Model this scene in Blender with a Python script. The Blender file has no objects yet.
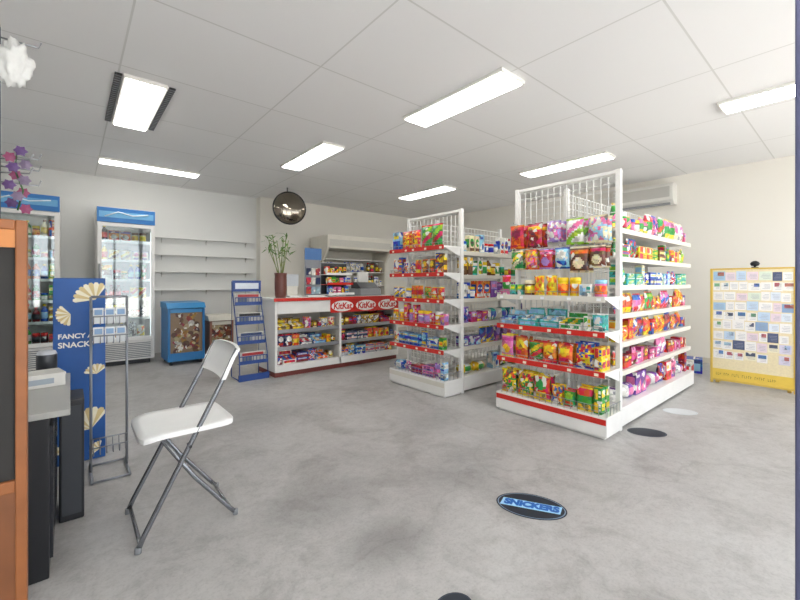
import bpy, bmesh, math, random
from mathutils import Vector, Matrix, noise
random.seed(7)
S=bpy.context.scene
COL=S.collection
try: S.view_settings.view_transform='Standard'
except: pass
# ---------------- materials
def lin(c):
    return tuple((x/12.92 if x<=.04045 else ((x+.055)/1.055)**2.4) for x in c)
def rgb(h):
    h=h.lstrip('#'); return tuple(int(h[i:i+2],16)/255 for i in (0,2,4))
_m={}
def mat(name,hexc,rough=.5,metal=0.,var=.06,scale=9.,emit=0.,bump=0.):
    if name in _m: return _m[name]
    m=bpy.data.materials.new(name); m.use_nodes=True
    nt=m.node_tree; b=nt.nodes['Principled BSDF']
    c=lin(rgb(hexc))
    tc=nt.nodes.new('ShaderNodeTexCoord'); n=nt.nodes.new('ShaderNodeTexNoise'); n.inputs['Scale'].default_value=scale
    n.inputs['Detail'].default_value=3
    nt.links.new(tc.outputs['Object'],n.inputs['Vector'])
    mx=nt.nodes.new('ShaderNodeMix'); mx.data_type='RGBA'
    mx.inputs[6].default_value=(*[x*(1-var) for x in c],1); mx.inputs[7].default_value=(*[min(1,x*(1+var)) for x in c],1)
    nt.links.new(n.outputs['Fac'],mx.inputs[0]); nt.links.new(mx.outputs[2],b.inputs['Base Color'])
    b.inputs['Roughness'].default_value=rough; b.inputs['Metallic'].default_value=metal
    if emit:
        b.inputs['Emission Color'].default_value=(*c,1); b.inputs['Emission Strength'].default_value=emit
    _m[name]=m; return m
def C(h,rough=.4):
    return mat('print_'+h.strip('#')+('' if rough==.4 else '_%d'%(rough*100)),h,rough,var=.08,scale=30)
def PM(h,rough=.35):
    """packaging print: base colour broken up by small printed patches, different on every pack"""
    k='pack_'+h.strip('#')+'_%d'%(rough*100)
    if k in _m: return _m[k]
    m=bpy.data.materials.new(k); m.use_nodes=True; nt=m.node_tree; b=nt.nodes['Principled BSDF']; N=nt.nodes.new; L=nt.links.new
    c=lin(rgb(h)); tc=N('ShaderNodeTexCoord'); oi=N('ShaderNodeObjectInfo')
    mm=N('ShaderNodeMath'); mm.operation='MULTIPLY'; mm.inputs[1].default_value=37; L(oi.outputs['Random'],mm.inputs[0])
    va=N('ShaderNodeVectorMath'); va.operation='ADD'; L(tc.outputs['Object'],va.inputs[0]); L(mm.outputs[0],va.inputs[1])
    vo=N('ShaderNodeTexVoronoi'); vo.inputs['Scale'].default_value=30; L(va.outputs[0],vo.inputs['Vector'])
    sp=N('ShaderNodeSeparateColor'); L(vo.outputs['Color'],sp.inputs[0])
    hs=N('ShaderNodeHueSaturation'); hs.inputs['Color'].default_value=(*c,1); 
    h1=N('ShaderNodeMapRange'); h1.inputs[3].default_value=.465; h1.inputs[4].default_value=.535; L(sp.outputs[0],h1.inputs[0]); L(h1.outputs[0],hs.inputs['Hue'])
    h2=N('ShaderNodeMapRange'); h2.inputs[3].default_value=.65; h2.inputs[4].default_value=1.2; L(sp.outputs[1],h2.inputs[0]); L(h2.outputs[0],hs.inputs['Value'])
    gt=N('ShaderNodeMath'); gt.operation='GREATER_THAN'; gt.inputs[1].default_value=.92; L(sp.outputs[2],gt.inputs[0])
    mx=N('ShaderNodeMix'); mx.data_type='RGBA'; L(gt.outputs[0],mx.inputs[0]); L(hs.outputs[0],mx.inputs[6]); mx.inputs[7].default_value=(.78,.76,.70,1)
    g2=N('ShaderNodeMath'); g2.operation='LESS_THAN'; g2.inputs[1].default_value=.05; L(sp.outputs[2],g2.inputs[0])
    m2=N('ShaderNodeMix'); m2.data_type='RGBA'; L(g2.outputs[0],m2.inputs[0]); L(mx.outputs[2],m2.inputs[6]); m2.inputs[7].default_value=(c[0]*.3+.02,c[1]*.3+.02,c[2]*.3+.04,1)
    L(m2.outputs[2],b.inputs['Base Color']); b.inputs['Roughness'].default_value=rough
    _m[k]=m; return m
WHITE=mat('white_enamel','#eceae6',.35); OFF=mat('cream_laminate','#ddd8cc',.45)
RED=mat('red_plastic','#cf2a20',.35); CHROME=mat('chrome_tube','#a4a7ac',.25,.85); WIRE=mat('white_wire','#e6e6e2',.35)
BLACK=mat('black_plastic','#1b1c20',.45); BLUE=mat('blue_print','#2a76bd',.4); DBLUE=mat('dark_blue_metal','#24488f',.4)
WOOD=mat('orange_wood','#94592f',.45,var=.3,scale=14)
GREY=mat('grey_plastic','#8b8d90',.5); SILVER=mat('silver_wire','#a9abb0',.3,.7)
DARK=mat('dark_interior','#3b3d42',.6)
def glass(name,tint=(.9,.95,.95),mixv=.12):
    m=bpy.data.materials.new(name); m.use_nodes=True; nt=m.node_tree
    nt.nodes.remove(nt.nodes['Principled BSDF']); o=nt.nodes['Material Output']
    t=nt.nodes.new('ShaderNodeBsdfTransparent'); t.inputs[0].default_value=(*tint,1)
    g=nt.nodes.new('ShaderNodeBsdfGlossy'); g.inputs['Roughness'].default_value=.03
    mx=nt.nodes.new('ShaderNodeMixShader'); mx.inputs[0].default_value=mixv
    nt.links.new(t.outputs[0],mx.inputs[1]); nt.links.new(g.outputs[0],mx.inputs[2]); nt.links.new(mx.outputs[0],o.inputs[0])
    return m
GLASS=glass('clear_glass',mixv=.14); WGLASS=glass('window_glass',(1,1,1),.04)
# ---------------- mesh builder
class MB:
    def __init__(s): s.v=[];s.f=[];s.m=[];s.sm=[]
    def box(s,x0,x1,y0,y1,z0,z1,mi=0,T=None):
        P=[(x0,y0,z0),(x1,y0,z0),(x1,y1,z0),(x0,y1,z0),(x0,y0,z1),(x1,y0,z1),(x1,y1,z1),(x0,y1,z1)]
        if T is not None: P=[tuple(T@Vector(p)) for p in P]
        n=len(s.v); s.v+=P
        for f in ((0,3,2,1),(4,5,6,7),(0,1,5,4),(1,2,6,5),(2,3,7,6),(3,0,4,7)):
            s.f.append([n+i for i in f]); s.m.append(mi); s.sm.append(False)
        return s
    def poly(s,P,mi=0,sm=False):
        n=len(s.v); s.v+=[tuple(p) for p in P]; s.f.append(list(range(n,n+len(P)))); s.m.append(mi); s.sm.append(sm); return s
    def tube(s,pts,r,mi=0,n=8,closed=False):
        pts=[Vector(p) for p in pts]; N=len(pts); rings=[]
        for i,p in enumerate(pts):
            a=pts[i-1] if (i>0 or closed) else p; b=pts[(i+1)%N] if (i<N-1 or closed) else p
            d=(b-a).normalized(); u=d.cross(Vector((0,0,1)))
            if u.length<.05: u=d.cross(Vector((0,1,0)))
            u.normalize(); w=d.cross(u).normalized()
            base=len(s.v); rings.append(base)
            for k in range(n):
                t=2*math.pi*k/n; s.v.append(tuple(p+u*math.cos(t)*r+w*math.sin(t)*r))
        R=N if closed else N-1
        for i in range(R):
            a=rings[i]; b=rings[(i+1)%N]
            for k in range(n):
                s.f.append([a+k,a+(k+1)%n,b+(k+1)%n,b+k]); s.m.append(mi); s.sm.append(True)
        if not closed:
            s.f.append([rings[0]+k for k in range(n)][::-1]); s.m.append(mi); s.sm.append(False)
            s.f.append([rings[-1]+k for k in range(n)]); s.m.append(mi); s.sm.append(False)
        return s
    def lathe(s,prof,c=(0,0,0),n=14,T=None):
        base=len(s.v)
        for (r,z,mi) in prof:
            for k in range(n):
                t=2*math.pi*k/n; p=Vector((c[0]+r*math.cos(t),c[1]+r*math.sin(t),c[2]+z))
                if T is not None: p=T@p
                s.v.append(tuple(p))
        for i in range(len(prof)-1):
            for k in range(n):
                s.f.append([base+i*n+k,base+i*n+(k+1)%n,base+(i+1)*n+(k+1)%n,base+(i+1)*n+k]); s.m.append(prof[i+1][2]); s.sm.append(True)
        s.f.append([base+k for k in range(n)][::-1]); s.m.append(prof[0][2]); s.sm.append(False)
        L=len(prof)-1; s.f.append([base+L*n+k for k in range(n)]); s.m.append(prof[L][2]); s.sm.append(False)
        return s
    def disc(s,c,rx,rz,y,mi=0,n=20,rot=0):
        P=[]
        for k in range(n):
            t=2*math.pi*k/n; a=rx*math.cos(t); b=rz*math.sin(t)
            P.append((c[0]+a*math.cos(rot)-b*math.sin(rot),y,c[1]+a*math.sin(rot)+b*math.cos(rot)))
        return s.poly(P,mi)
    def mesh(s,name,mats,bevel=0):
        me=bpy.data.meshes.new(name); me.from_pydata(s.v,[],s.f)
        for m in mats: me.materials.append(m)
        for p,mi,sm in zip(me.polygons,s.m,s.sm): p.material_index=min(mi,len(mats)-1); p.use_smooth=sm
        me.update(); return me
    def obj(s,name,mats,parent=None,bevel=0,**kw):
        if not isinstance(mats,(list,tuple)): mats=[mats]
        o=bpy.data.objects.new(name,s.mesh(name,mats)); COL.objects.link(o)
        if parent: o.parent=parent
        if bevel:
            b=o.modifiers.new('bevel','BEVEL'); b.width=bevel; b.segments=2; b.limit_method='ANGLE'
        for k,v in kw.items(): o[k]=v
        return o
def place(o,loc,rz=0): o.location=loc; o.rotation_euler=(0,0,rz); return o
def thing(name,label,cat,loc,rz=0,group=None):
    e=bpy.data.objects.new(name,None); e.empty_display_size=.1; COL.objects.link(e); place(e,loc,rz)
    e['label']=label; e['category']=cat
    if group: e['group']=group
    return e
def text(body,size,material,name,parent,loc,rot,extr=.0008,shear=0,bold=0,sx=1):
    c=bpy.data.curves.new('t','FONT'); c.body=body; c.size=size; c.extrude=extr; c.align_x='CENTER'; c.align_y='CENTER'; c.shear=shear; c.offset=bold
    t=bpy.data.objects.new('t',c); COL.objects.link(t); bpy.context.view_layer.update()
    me=bpy.data.meshes.new_from_object(t.evaluated_get(bpy.context.evaluated_depsgraph_get()))
    bpy.data.objects.remove(t); me.materials.clear(); me.materials.append(material)
    o=bpy.data.objects.new(name,me); COL.objects.link(o); o.parent=parent; o.location=loc; o.rotation_euler=rot; o.scale=(sx,1,1)
    return o
def struct(o): o['kind']='structure'; return o
# ---------------- room
XL,XR,YB,YJ,YF,CH=-1.0,6.7,7.15,6.95,-1.6,2.65
def nodes(m): 
    nt=m.node_tree; return nt,nt.nodes['Principled BSDF']
def floor_mat():
    m=bpy.data.materials.new('polished_concrete'); m.use_nodes=True; nt,b=nodes(m); N=nt.nodes.new; L=nt.links.new
    tc=N('ShaderNodeTexCoord')
    def nz(sc,de,ro,di=0,off=0):
        n=N('ShaderNodeTexNoise'); n.inputs['Scale'].default_value=sc; n.inputs['Detail'].default_value=de; n.inputs['Roughness'].default_value=ro; n.inputs['Distortion'].default_value=di
        mp=N('ShaderNodeMapping'); mp.inputs['Location'].default_value=(off,off*.7,0); L(tc.outputs['Object'],mp.inputs['Vector']); L(mp.outputs[0],n.inputs['Vector']); return n
    def ramp(src,p0,c0,p1,c1):
        r=N('ShaderNodeValToRGB'); r.color_ramp.elements[0].position=p0; r.color_ramp.elements[1].position=p1
        r.color_ramp.elements[0].color=(*c0,1); r.color_ramp.elements[1].color=(*c1,1); L(src,r.inputs[0]); return r
    def mul(a,b_,f):
        mu=N('ShaderNodeMix'); mu.data_type='RGBA'; mu.blend_type='MULTIPLY'; mu.inputs[0].default_value=f; L(a,mu.inputs[6]); L(b_,mu.inputs[7]); return mu.outputs[2]
    n1=nz(.8,10,.66,.4); n2=nz(22,8,.75); n4=nz(3.4,10,.75,.5,5.3); n5=nz(1.4,10,.68,.5,11); n6=nz(90,3,.6,0,3)
    r=ramp(n1.outputs['Fac'],.36,lin(rgb('#aba8a6')),.6,lin(rgb('#c0bebc')))
    c=mul(r.outputs[0],ramp(n2.outputs['Fac'],.34,(.80,.80,.80),.56,(1,1,1)).outputs[0],.65)
    c=mul(c,ramp(n6.outputs['Fac'],.36,(.8,.8,.8),.5,(1,1,1)).outputs[0],.5)
    c=mul(c,ramp(n4.outputs['Fac'],.38,(.72,.71,.70),.50,(1,1,1)).outputs[0],.6)
    c=mul(c,ramp(n5.outputs['Fac'],.36,(.74,.73,.72),.46,(1,1,1)).outputs[0],.7)
    for (x,y,rad,dk) in ((1.02,1.30,.30,.66),(.95,1.75,.45,.76),(2.2,2.2,.5,.8),(1.2,3.2,.6,.82),(1.75,1.5,.4,.82)):
        mp=N('ShaderNodeMapping'); mp.vector_type='TEXTURE'; mp.inputs['Location'].default_value=(x,y,0); mp.inputs['Scale'].default_value=(rad,rad*.8,1); L(tc.outputs['Object'],mp.inputs['Vector'])
        g=N('ShaderNodeTexGradient'); g.gradient_type='SPHERICAL'; L(mp.outputs[0],g.inputs[0])
        a=N('ShaderNodeMath'); a.operation='MULTIPLY'; L(g.outputs['Fac'],a.inputs[0]); L(n4.outputs['Fac'],a.inputs[1])
        c=mul(c,ramp(a.outputs[0],.08,(1,1,1),.4,(dk,dk,dk)).outputs[0],1)
    n3=nz(1.6,6,.5)
    ad=N('ShaderNodeMix'); ad.data_type='RGBA'; ad.inputs[0].default_value=.35; L(tc.outputs['Object'],ad.inputs[6]); L(n3.outputs['Color'],ad.inputs[7])
    vo=N('ShaderNodeTexVoronoi'); vo.feature='DISTANCE_TO_EDGE'; vo.inputs['Scale'].default_value=.6; L(ad.outputs[2],vo.inputs['Vector'])
    c=mul(c,ramp(vo.outputs['Distance'],0,(.72,.71,.7),.005,(1,1,1)).outputs[0],.4)
    L(c,b.inputs['Base Color'])
    rm=N('ShaderNodeMapRange'); rm.inputs[3].default_value=.3; rm.inputs[4].default_value=.55; L(n4.outputs['Fac'],rm.inputs[0]); L(rm.outputs[0],b.inputs['Roughness'])
    bp=N('ShaderNodeBump'); bp.inputs['Strength'].default_value=.1; bp.inputs['Distance'].default_value=.01; L(n2.outputs['Fac'],bp.inputs['Height']); L(bp.outputs[0],b.inputs['Normal'])
    return m
def ceil_mat():
    m=bpy.data.materials.new('ceiling_panels'); m.use_nodes=True; nt,b=nodes(m); N=nt.nodes.new; L=nt.links.new
    tc=N('ShaderNodeTexCoord'); mp=N('ShaderNodeMapping'); mp.inputs['Location'].default_value=(-.27,-.7,0)
    L(tc.outputs['Object'],mp.inputs['Vector'])
    br=N('ShaderNodeTexBrick'); br.offset=0; br.inputs['Scale'].default_value=1; br.inputs['Brick Width'].default_value=1.1; br.inputs['Row Height'].default_value=.9
    br.inputs['Mortar Size'].default_value=.007; br.inputs['Mortar Smooth'].default_value=.3
    br.inputs['Color1'].default_value=(*lin(rgb('#f0efef')),1); br.inputs['Color2'].default_value=(*lin(rgb('#f2f1f1')),1); br.inputs['Mortar'].default_value=(*lin(rgb('#dad9d7')),1)
    L(mp.outputs[0],br.inputs['Vector']); L(br.outputs['Color'],b.inputs['Base Color']); b.inputs['Roughness'].default_value=.8
    return m
WALL=mat('painted_wall_cream','#ebe7de',.75,var=.025,scale=1.2); WALLW=mat('painted_wall_white','#ebebe8',.75,var=.025,scale=1.2)
struct(MB().box(XL-.1,XR+.1,YF-.1,YB+.1,-.1,0).obj('floor',floor_mat()))
struct(MB().box(XL-.1,XR+.1,YF-.1,YB+.1,CH,CH+.1).obj('ceiling',ceil_mat()))
struct(MB().box(XL,2.6,YB,YB+.1,0,CH).box(2.6,XR+.1,YJ,YB+.1,0,CH,1).obj('wall_back',[WALLW,WALL]))
struct(MB().box(XR,XR+.1,YF,YJ,0,CH).obj('wall_right',WALL))
struct(MB().box(XL-.1,XL,YF,YB+.1,0,CH).obj('wall_left',WALLW))
struct(MB().box(XL,XR,YF-.1,YF,2.45,CH).box(XL,-.8,YF-.1,YF,0,2.45).box(6.5,XR,YF-.1,YF,0,2.45).box(2.8,2.95,YF-.1,YF,0,2.45).obj('wall_front',WALLW))
FR=mat('window_frame_metal','#5f6285',.4,.3)
for i,(a,b_) in enumerate([(-.8,2.8),(2.95,6.5)]):
    f=MB()
    for x in (a,(a+b_)/2-.025,b_-.05): f.box(x,x+.05,YF-.08,YF-.02,0,2.45)
    for z in (0,2.40): f.box(a,b_,YF-.08,YF-.02,z,z+.05)
    f.box(a+.05,b_-.05,YF-.052,YF-.048,.05,2.4,1)
    struct(f.obj('window_%d'%(i+1),[FR,WGLASS]))
struct(MB().box(-20,26,-26,YF-.1,-.12,-.02).obj('ground',mat('pavement','#d2cfc8',.8,var=.08,scale=3)))
struct(MB().box(2.6,XR,YJ-.012,YJ,0,.07).obj('baseboard_back',mat('skirting','#d0c9bb',.5)))
struct(MB().box(XR-.012,XR,YF,YJ-.012,0,.07).obj('baseboard_right',_m['skirting']))
struct(MB().box(1.415,1.5,.02,.11,0,CH).obj('trim_1',FR,bevel=.004))
# ---------------- ceiling lights
EM=mat('lamp_diffuser','#fffdf8',.5,emit=10.5); LF=mat('lamp_frame','#e8e6e0',.4)
def lightfix(x0,x1,y0,y1,vents=False,lab="flush rectangular fluorescent ceiling light, lit"):
    cx,cy=(x0+x1)/2,(y0+y1)/2; e=thing('ceiling_light',lab,'ceiling light',(cx,cy,CH-.001),group=None)
    a,b=(x1-x0)/2,(y1-y0)/2; t=.018
    f=MB().box(-a-t,-a,-b-t,b+t,-.026,0).box(a,a+t,-b-t,b+t,-.026,0).box(-a,a,-b-t,-b,-.026,0).box(-a,a,b,b+t,-.026,0)
    f.obj('frame',LF,e)
    MB().box(-a,a,-b,b,-.034,-.004).obj('diffuser',EM,e)
    if vents:
        v=MB()
        for s in (-1,1):
            x=s*(a+.05)
            v.box(x-.022,x+.022,-b,b,-.012,0,0)
            for k in range(26):
                yy=-b+.02+k*(2*b-.04)/25; v.box(x-.02,x+.02,yy-.004,yy+.004,-.016,-.012,1)
        v.obj('vent',[mat('vent_black','#2a2a2c',.5),GREY],e,label='dark slotted air vents beside the light')
lightfix(.32,.57,3.53,4.62,True,"fluorescent ceiling light flanked by dark air vents")
lightfix(.28,1.38,6.02,6.22,False,"long narrow fluorescent ceiling light near the back wall")
lightfix(2.12,2.36,3.8,4.9); lightfix(2.38,2.64,1.68,2.74); lightfix(4.5,4.76,4.25,5.35); lightfix(4.8,5.06,1.95,3.07); lightfix(4.25,4.5,-.35,.78)
lightfix(.3,.56,-.6,.4)  # extra fixture out of view, added to light the room near the camera
# ---------------- products
def bagpat(p,u,v):
    if v<.06 or v>.94: return 2
    if p==0:
        if (u/.75)**2+((v-.64)/.2)**2<1: return 1
        return 2 if .12<v<.36 and abs(u)<.6 else 0
    if p==1:
        d=v-u*.25
        return 1 if .5<d<.74 else (2 if .2<d<.42 else 0)
    if p==2:
        if (u/.6)**2+((v-.36)/.22)**2<1: return 2
        return 1 if .68<v<.86 else 0
    if p==3:
        n_=noise.noise(Vector((u*2.6,v*5,1.7)))
        return 1 if n_>.12 else (2 if n_<-.2 else 0)
    return 1 if v>.62 else (2 if v<.3 and abs(u)<.8 else 0)
def p_bag(w,h,t,c,pat):
    b=MB(); nx,nz=12,14
    for s in (-1,1):
        base=len(b.v)
        for j in range(nz+1):
            v=j/nz; bulge=math.sin(math.pi*min(1,max(0,(v-.06)/.88)))**.5 if .06<v<.94 else 0
            for i in range(nx+1):
                u=i/nx*2-1; e=max(0,1-u*u)**.6
                x=u*w/2*(1-.08*bulge); y=s*(t/2*e*bulge+.0012)+ (.004*math.sin(i*2.1+j*1.7)+.005*noise.noise(Vector((u*4,v*6,s+w*30))))*bulge
                b.v.append((x,y,v*h))
        for j in range(nz):
            for i in range(nx):
                q=[base+j*(nx+1)+i,base+j*(nx+1)+i+1,base+(j+1)*(nx+1)+i+1,base+(j+1)*(nx+1)+i]
                if s>0:q=q[::-1]
                b.f.append(q); b.m.append(bagpat(pat,(i+.5)/nx*2-1,(j+.5)/nz)); b.sm.append(True)
    return b.mesh('snack_bag',[PM(x,.28) for x in c])
def p_box(w,h,d,c,pat):
    bm=bmesh.new(); bmesh.ops.create_cube(bm,size=1); bmesh.ops.scale(bm,vec=(w,d,h),verts=bm.verts); bmesh.ops.translate(bm,vec=(0,0,h/2),verts=bm.verts)
    bmesh.ops.bevel(bm,geom=bm.edges[:],offset=.0025,segments=1,affect='EDGES')
    b=MB()
    for v in bm.verts: b.v.append(tuple(v.co))
    bm.verts.index_update()
    for f in bm.faces: b.f.append([v.index for v in f.verts]); b.m.append(0); b.sm.append(False)
    bm.free()
    y=-d/2-.0006
    if pat==0:
        b.disc((0,h*.58),w*.38,h*.24,y,1,16,.15)
        b.box(-w*.46,w*.46,y,y+.0006,h*.08,h*.26,2); b.box(-w*.3,w*.3,y-.0006,y,h*.52,h*.63,2)
    elif pat==1:
        b.box(-w*.48,w*.48,y,y+.0006,h*.5,h*.97,1); b.box(-w*.36,w*.36,y-.0006,y,h*.62,h*.8,2)
    elif pat==2:
        b.poly([(-w*.48,y,h*.05),(w*.48,y,h*.05),(w*.48,y,h*.7),(-w*.48,y,h*.3)],1); b.disc((w*.12,h*.34),w*.2,h*.18,y-.0006,2,12); b.box(-w*.4,w*.2,y,y+.0006,h*.76,h*.88,2)
    elif pat==3:
        b.box(-w*.4,w*.05,y,y+.0006,h*.12,h*.9,1); b.box(w*.12,w*.42,y,y+.0006,h*.3,h*.42,2); b.box(w*.12,w*.42,y,y+.0006,h*.55,h*.8,2)
    else:
        b.box(-w*.48,w*.48,y,y+.0006,h*.3,h*.7,1); b.box(-w*.4,w*.4,y-.0006,y,h*.42,h*.58,2)
    b.box(-w*.4,w*.4,-d*.36,d*.2,h,h+.0006,1)
    b.box(w/2,w/2+.0006,-d*.4,d*.4,h*.3,h*.8,1); b.box(-w/2-.0006,-w/2,-d*.4,d*.4,h*.3,h*.8,1)
    return b.mesh('carton',[PM(x,.4) for x in c])
def p_bottle(r,h,_,c,pat):
    return MB().lathe([(r*.9,0,0),(r,.01,0),(r,h*.2,0),(r*1.01,h*.2,1),(r*1.01,h*.55,1),(r,h*.55,0),(r*.95,h*.66,0),(r*.4,h*.82,0),(r*.38,h*.88,0),(r*.46,h*.88,2),(r*.46,h*.99,2),(r*.3,h,2)],n=14).mesh('bottle',[C(c[0],.2),PM(c[1]),C(c[2],.2)])
def p_jar(r,h,_,c,pat):
    return MB().lathe([(r*.93,0,0),(r,.006,0),(r,h*.15,0),(r*1.01,h*.15,1),(r*1.01,h*.65,1),(r,h*.65,0),(r*.97,h*.76,0),(r*1.02,h*.77,2),(r*1.02,h*.97,2),(r*.9,h,2)],n=14).mesh('jar',[C(c[0],.25),PM(c[1]),C(c[2],.25)])
def p_tray(w,h,d,c,pat):
    b=MB(); t=.003
    b.box(-w/2,w/2,-d/2,d/2,0,t).box(-w/2,w/2,-d/2,-d/2+t,t,h*.45).box(-w/2,-w/2+t,-d/2,d/2,t,h*.6).box(w/2-t,w/2,-d/2,d/2,t,h*.6).box(-w/2,w/2,d/2-t,d/2,t,h*1.3)
    b.box(-w*.4,w*.4,-d/2-.0008,-d/2,h*.1,h*.36,1)
    b.box(-w*.42,w*.42,d/2-t-.001,d/2-t,h*.85,h*1.2,1)
    n=4
    for i in range(n):
        for j in range(3):
            x0=-w/2+.006+i*(w-.012)/n; y0=-d/2+.006+j*(d-.014)/3
            b.box(x0,x0+(w-.012)/n-.004,y0,y0+(d-.014)/3-.004,t,h*(.55+.12*j)+.008*((i*j)%2),2 if (i+pat)%2 else 1)
    return b.mesh('candy_tray',[PM(x) for x in c])
def p_soft(w,h,d,c,pat):
    bm=bmesh.new(); bmesh.ops.create_cube(bm,size=1); bmesh.ops.subdivide_edges(bm,edges=bm.edges[:],cuts=4,use_grid_fill=True)
    b=MB()
    for v in bm.verts:
        x,y,z=v.co*2
        k=lambda a,p,q:a*math.sqrt(max(.3,1-.32*p*p-.32*q*q))
        b.v.append((k(x,y,z)*w/2,k(y,x,z)*d/2,k(z,x,y)*h/2))
    zmin=min(v[2] for v in b.v); b.v=[(x,y,z-zmin) for x,y,z in b.v]
    bm.verts.index_update()
    for f in bm.faces:
        c0=f.calc_center_median()*2; b.f.append([v.index for v in f.verts]); b.m.append(1 if (c0.y<-.9 and abs(c0.x)<.5 and abs(c0.z)<.5) else (2 if abs(c0.x)>.7 else 0)); b.sm.append(True)
    bm.free(); return b.mesh('soft_pack',[PM(x,.3) for x in c])
KIND={'bagL':(p_bag,.165,.215,.07,'snack_bag','snack bag'),'bagM':(p_bag,.145,.20,.06,'snack_bag','snack bag'),'bag':(p_bag,.12,.165,.055,'snack_bag','snack bag'),'bagS':(p_bag,.09,.125,.04,'candy_bag','candy bag'),
 'box':(p_box,.12,.15,.08,'carton','box'),'boxT':(p_box,.075,.165,.07,'carton','box'),'flat':(p_box,.16,.045,.12,'carton','box'),'cube':(p_box,.09,.095,.09,'carton','box'),'mini':(p_box,.055,.085,.06,'carton','box'),
 'bottle':(p_bottle,.034,.19,0,'bottle','bottle'),'jar':(p_jar,.04,.11,0,'jar','jar'),'can':(p_jar,.034,.1,0,'food_can','can'),
 'tray':(p_tray,.17,.085,.14,'candy_tray','candy box'),'soft':(p_soft,.19,.1,.12,'soft_pack','pack')}
CN={'r':('#d8201c','red'),'g':('#2f9a3c','green'),'b':('#2558b8','blue'),'y':('#f4d024','yellow'),'o':('#f07c20','orange'),'p':('#7640a4','purple'),'k':('#ea7aae','pink'),
 'w':('#f1efe8','white'),'n':('#74482c','brown'),'t':('#3cb5ac','teal'),'l':('#98cdea','pale blue'),'m':('#c83a7c','magenta'),'c':('#ecdfb8','cream'),'s':('#b9bcc2','silver'),'d':('#33343c','dark'),
 'v':('#b28fd8','violet'),'e':('#8e2430','maroon'),'f':('#9acb3a','lime'),'h':('#24366b','navy')}
_pc={}
WORD={'snack_bag':'foil snack bag','candy_bag':'sweets bag','carton':'printed carton','bottle':'plastic bottle','jar':'lidded jar','food_can':'tin can','candy_tray':'chocolate bar tray','soft_pack':'soft wrapped pack'}
PR=random.Random(77)
def product(kind,cols,loc,rz,where,group,pat=None,zs=1,tilt=0):
    if pat is None: pat=PR.randrange(5)
    key=(kind,cols,pat); f,w,h,d,nm,cat=KIND[kind]
    if key not in _pc: _pc[key]=f(w,h,d,[CN[x][0] for x in cols],pat)
    o=bpy.data.objects.new(nm,_pc[key]); COL.objects.link(o); o.location=loc; o.rotation_euler=(tilt,0,rz); o.scale=(1,1,zs)
    o['label']='%s and %s %s %s'%(CN[cols[0]][1],CN[cols[1]][1],WORD[nm],where)
    o['category']=cat; o['group']=group; return o
def width(k): 
    f,w,h,d,nm,cat=KIND[k]; return w*2.04 if k in('bottle','jar','can') else w+.003
def depth(k):
    f,w,h,d,nm,cat=KIND[k]; return w*2.04 if k in('bottle','jar','can') else d+.004
def top(k): return KIND[k][2]*(1.3 if k=='tray' else 1)
def fill(start,dirv,length,z,inward,rz,kinds,combos,where,group,depthmax=.3,rows=1,hmax=.3,skip=.02,rnd=None):
    R=rnd or random; start=Vector((*start,0)); dv=Vector((*dirv,0)); iv=Vector((*inward,0)); s=.004
    while s<length-.05:
        k=R.choice(kinds); cb=R.choice(combos); pat=R.randrange(5)
        if top(k)>hmax:
            ok=[q for q in ('bag','bagS','bagS','cube','mini','flat','can','jar') if top(q)<hmax]; k=R.choice(ok) if ok else 'flat'
        w=width(k); d=depth(k)
        if s+w>length:
            k='mini'; w=width(k); d=depth(k)
            if s+w>length or top(k)>hmax: break
        if R.random()<skip: s+=w*.5; continue
        zs=R.uniform(.92,min(1.35,hmax/top(k))) if top(k)<hmax*.95 else 1
        for q in range(R.choice([1,1,2])):
            if s+w>length: break
            n=0; dd=.008+R.uniform(0,.02)
            while n<rows and dd+d<depthmax:
                p=start+dv*(s+w/2)+iv*(dd+d/2)
                st=2 if (k=='flat' and 2*(.045*zs+.002)<hmax) else (2 if k=='mini' and 2*(.085*zs+.002)<hmax else 1)
                for a in range(st):
                    product(k,cb,(p.x,p.y,z+.0012+a*(KIND[k][2]*zs+.0015)),rz+(R.uniform(-.07,.07) if k not in('flat','tray') and rows==1 else 0),where,group,pat,zs)
                dd+=d+.012; n+=1
            s+=w+.006
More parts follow.
